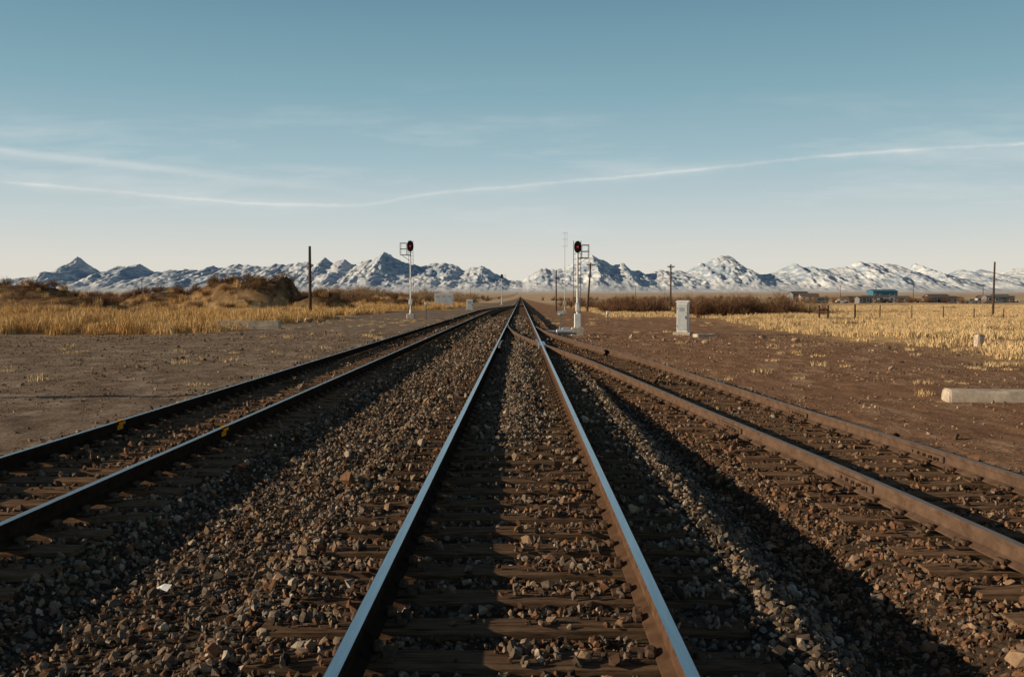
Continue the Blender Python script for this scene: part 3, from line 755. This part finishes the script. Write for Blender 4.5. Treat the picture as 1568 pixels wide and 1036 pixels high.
house('shed', 181, 378, 6, 4, 2.2, .8, M_greys, M_dkm, .1); house('shed', 150, 395, 6, 4, 2.0, .7, M_blue, M_roof, -.2); house('shed', 112, 372, 4, 3, 1.9, .5, M_pole, M_roof, .1)
house('mobile_home', 168, 352, 10, 3.5, 2.3, .3, M_greys, M_greys, .05, win=4); house('mobile_home', 139, 385, 9, 3.5, 2.4, .3, M_white, M_greys, .1, win=4)
house('farm_house', 150, 520, 9, 7, 2.6, 1.3, M_beige, M_roof, -.1); house('barn', 178, 640, 11, 8, 3.2, 1.8, M_greys, M_roof, .2, garage=True); house('farm_house', -150, 420, 10, 7, 2.6, 1.4, M_white, M_roof, .2)
def car(name, x, y, rz, mat, truck=False):
    e = empty(name, (x, y, G(x, y)), rz); m = MB(); L = 4.9 if truck else 4.4
    if truck: pr = [(-L/2, .45), (L/2, .45), (L/2, .95), (1.1, 1.1), (.5, 1.75), (-.7, 1.78), (-.85, 1.1), (-L/2, 1.1)]
    else: pr = [(-L/2, .4), (L/2, .4), (L/2, .8), (1.2, .98), (.5, 1.45), (-1.1, 1.47), (-1.8, 1.0), (-L/2, .9)]
    n = len(pr); m.add([(a, -.88, b) for a, b in pr]+[(a, .88, b) for a, b in pr], [tuple(range(n)), tuple(range(2*n-1, n-1, -1))]+[(i, i+n, (i+1) % n+n, (i+1) % n) for i in range(n)]); m.obj('body', [mat], e)
    g = MB()
    for s in (-1, 1):
        g.box((.0 if truck else -.25, s*.885, 1.38 if truck else 1.2), (1.0 if truck else 1.5, .02, .38 if truck else .32), 0)
    g.obj('side_windows', [M_glass], e)
    wv = MB()
    for a in (-1.4, 1.4):
        for s in (-1, 1): wv.cyl((a, s*.72, .34), (a, s*.92, .34), .34, n=16)
    wv.obj('wheels', [M_rubber], e)
for i, (x, y, rz) in enumerate(((112, 348, .1), (126, 350, .3), (136, 346, -.2), (163, 356, .1), (108, 360, 0), (122, 356, 1.2), (145, 346, .8), (168, 362, .2), (131, 358, .1), (158, 350, -.4), (176, 358, 0))):
    car('pickup_truck' if i % 2 else 'parked_car', x, y, rz, [M_white, M_dkm, M_redw, M_alu, M_blue, M_black, M_dkm, M_beige, M_greys, M_dkm, M_white][i], i % 2 == 1)

# ------------------------------------------------------------------ world
SUN_EL = 16.5; SUN_AZ = 261.0
w = bpy.data.worlds.new('World'); scene.world = w; w.use_nodes = True; nt = w.node_tree
bg = nt.nodes['Background']
sky = N(nt, 'ShaderNodeTexSky', sky_type='NISHITA'); sky.sun_disc = False
sky.sun_elevation = math.radians(SUN_EL); sky.sun_rotation = math.radians(SUN_AZ)
sky.air_density = 1.0; sky.dust_density = 1.0; sky.ozone_density = 1.0; sky.altitude = 1000
def ma(op, a, b=None, c=None, clamp=False):
    q = N(nt, 'ShaderNodeMath', operation=op); q.use_clamp = clamp
    for i, v in enumerate((a, b, c)):
        if v is None: continue
        if isinstance(v, (int, float)): q.inputs[i].default_value = v
        else: nt.links.new(v, q.inputs[i])
    return q.outputs[0]
STR = .06
tc = N(nt, 'ShaderNodeTexCoord').outputs['Generated']; sp = N(nt, 'ShaderNodeSeparateXYZ'); nt.links.new(tc, sp.inputs[0])
cr = N(nt, 'ShaderNodeValToRGB'); el_ = cr.color_ramp.elements
stops = [(0, (.79, .735, .64)), (.036, (.735, .715, .655)), (.08, (.57, .645, .655)), (.134, (.375, .53, .59)), (.20, (.24, .415, .49)), (.29, (.14, .29, .38)), (.5, (.05, .13, .22))]
el_[0].position = 0; el_[0].color = (*stops[0][1], 1); el_[1].position = 1; el_[1].color = (*stops[-1][1], 1)
for p_, c_ in stops[1:-1]:
    e_ = el_.new(p_*2); e_.color = (*c_, 1)
nt.links.new(ma('MULTIPLY', sp.outputs[2], 2.0), cr.inputs['Fac'])
haze = N(nt, 'ShaderNodeVectorMath', operation='SCALE'); nt.links.new(cr.outputs[0], haze.inputs[0]); haze.inputs['Scale'].default_value = 1/STR
wz = ma('MULTIPLY', ramp(nt, sp.outputs[2], .62, .30), .92)
yy_ = ma('MAXIMUM', sp.outputs[1], .15); u = ma('DIVIDE', sp.outputs[0], yy_); v = ma('DIVIDE', sp.outputs[2], yy_)
front = ma('GREATER_THAN', sp.outputs[1], .16)
fc = N(nt, 'ShaderNodeFloatCurve'); cm = fc.mapping; cv = cm.curves[0]
pts = [(.0, .40), (.097, .376), (.228, .328), (.3267, .306), (.381, .3127), (.414, .339), (.5016, .3717), (.5837, .40), (.6657, .431), (.737, .462), (.9216, .51), (1, .53)]
cv.points[0].location = pts[0]; cv.points[1].location = pts[-1]
for p_ in pts[1:-1]: cv.points.new(*p_)
cm.update()
nt.links.new(ma('DIVIDE', ma('ADD', u, .6), 1.2), fc.inputs['Value'])
vc = ma('MULTIPLY', fc.outputs[0], .3)
cb = N(nt, 'ShaderNodeCombineXYZ'); nt.links.new(u, cb.inputs[0]); nt.links.new(v, cb.inputs[1])
nA = noise(nt, cb.outputs[0], 9, 5, .6, (1, 2, 1)); nB = noise(nt, cb.outputs[0], 1, 7, .62, (3.2, 22, 1)); nC = noise(nt, cb.outputs[0], 60, 4, .6, (.5, 1, 1))
dv = ma('ADD', ma('SUBTRACT', v, vc), ma('MULTIPLY', ma('SUBTRACT', nC, .5), .004))
def gau(d, wd): return ma('EXPONENT', ma('MULTIPLY', ma('POWER', ma('ABSOLUTE', ma('DIVIDE', d, wd)), 2), -1))
c1 = ma('MULTIPLY', gau(dv, .0015), ramp(nt, nA, .25, .72)); c1 = ma('MULTIPLY', c1, .5)
c2 = ma('MULTIPLY', ma('MULTIPLY', gau(dv, .007), ramp(nt, nA, .35, .7)), .22)
l2 = ma('SUBTRACT', v, ma('ADD', ma('MULTIPLY', ma('ADD', u, .523), -.116), .147))
l2 = ma('ADD', l2, ma('MULTIPLY', ma('SUBTRACT', nA, .5), .012))
c3 = ma('MULTIPLY', ma('MULTIPLY', gau(l2, .0038), ramp(nt, u, -.1, -.40)), .28)
bandm = ma('MULTIPLY', ramp(nt, v, .03, .09), ramp(nt, v, .22, .15))
c4 = ma('MULTIPLY', ma('MULTIPLY', ramp(nt, nB, .5, .78), bandm), .42)
cl_ = ma('MULTIPLY', ma('ADD', ma('ADD', c1, c2), ma('ADD', c3, c4)), front, clamp=True)
base = mixc(nt, wz, sky.outputs[0], haze.outputs[0])
colr = mixc(nt, cl_, base, (.80/STR, .80/STR, .77/STR))
nt.links.new(colr, bg.inputs['Color']); bg.inputs['Strength'].default_value = STR

sl = bpy.data.lights.new('sun', 'SUN'); sl.energy = 5.0; sl.angle = math.radians(.5); sl.color = (1, .83, .60)
so = obj('sun', sl)
a = math.radians(SUN_AZ); el = math.radians(SUN_EL)
pos = Vector((math.sin(a)*math.cos(el), math.cos(a)*math.cos(el), math.sin(el)))
so.rotation_euler = pos.to_track_quat('Z', 'Y').to_euler(); so.location = pos*50

# ------------------------------------------------------------------ camera
cd = bpy.data.cameras.new('camera'); cd.lens = 35; cd.sensor_width = 36; cd.clip_end = 60000; cd.clip_start = .05
co = obj('camera', cd, None, (.036, 0, 1.57)); co.rotation_euler = (math.radians(90-2.367), 0, math.radians(.49))
scene.camera = co
scene.view_settings.view_transform = 'Standard'; scene.view_settings.look = 'None'; scene.view_settings.exposure = 0
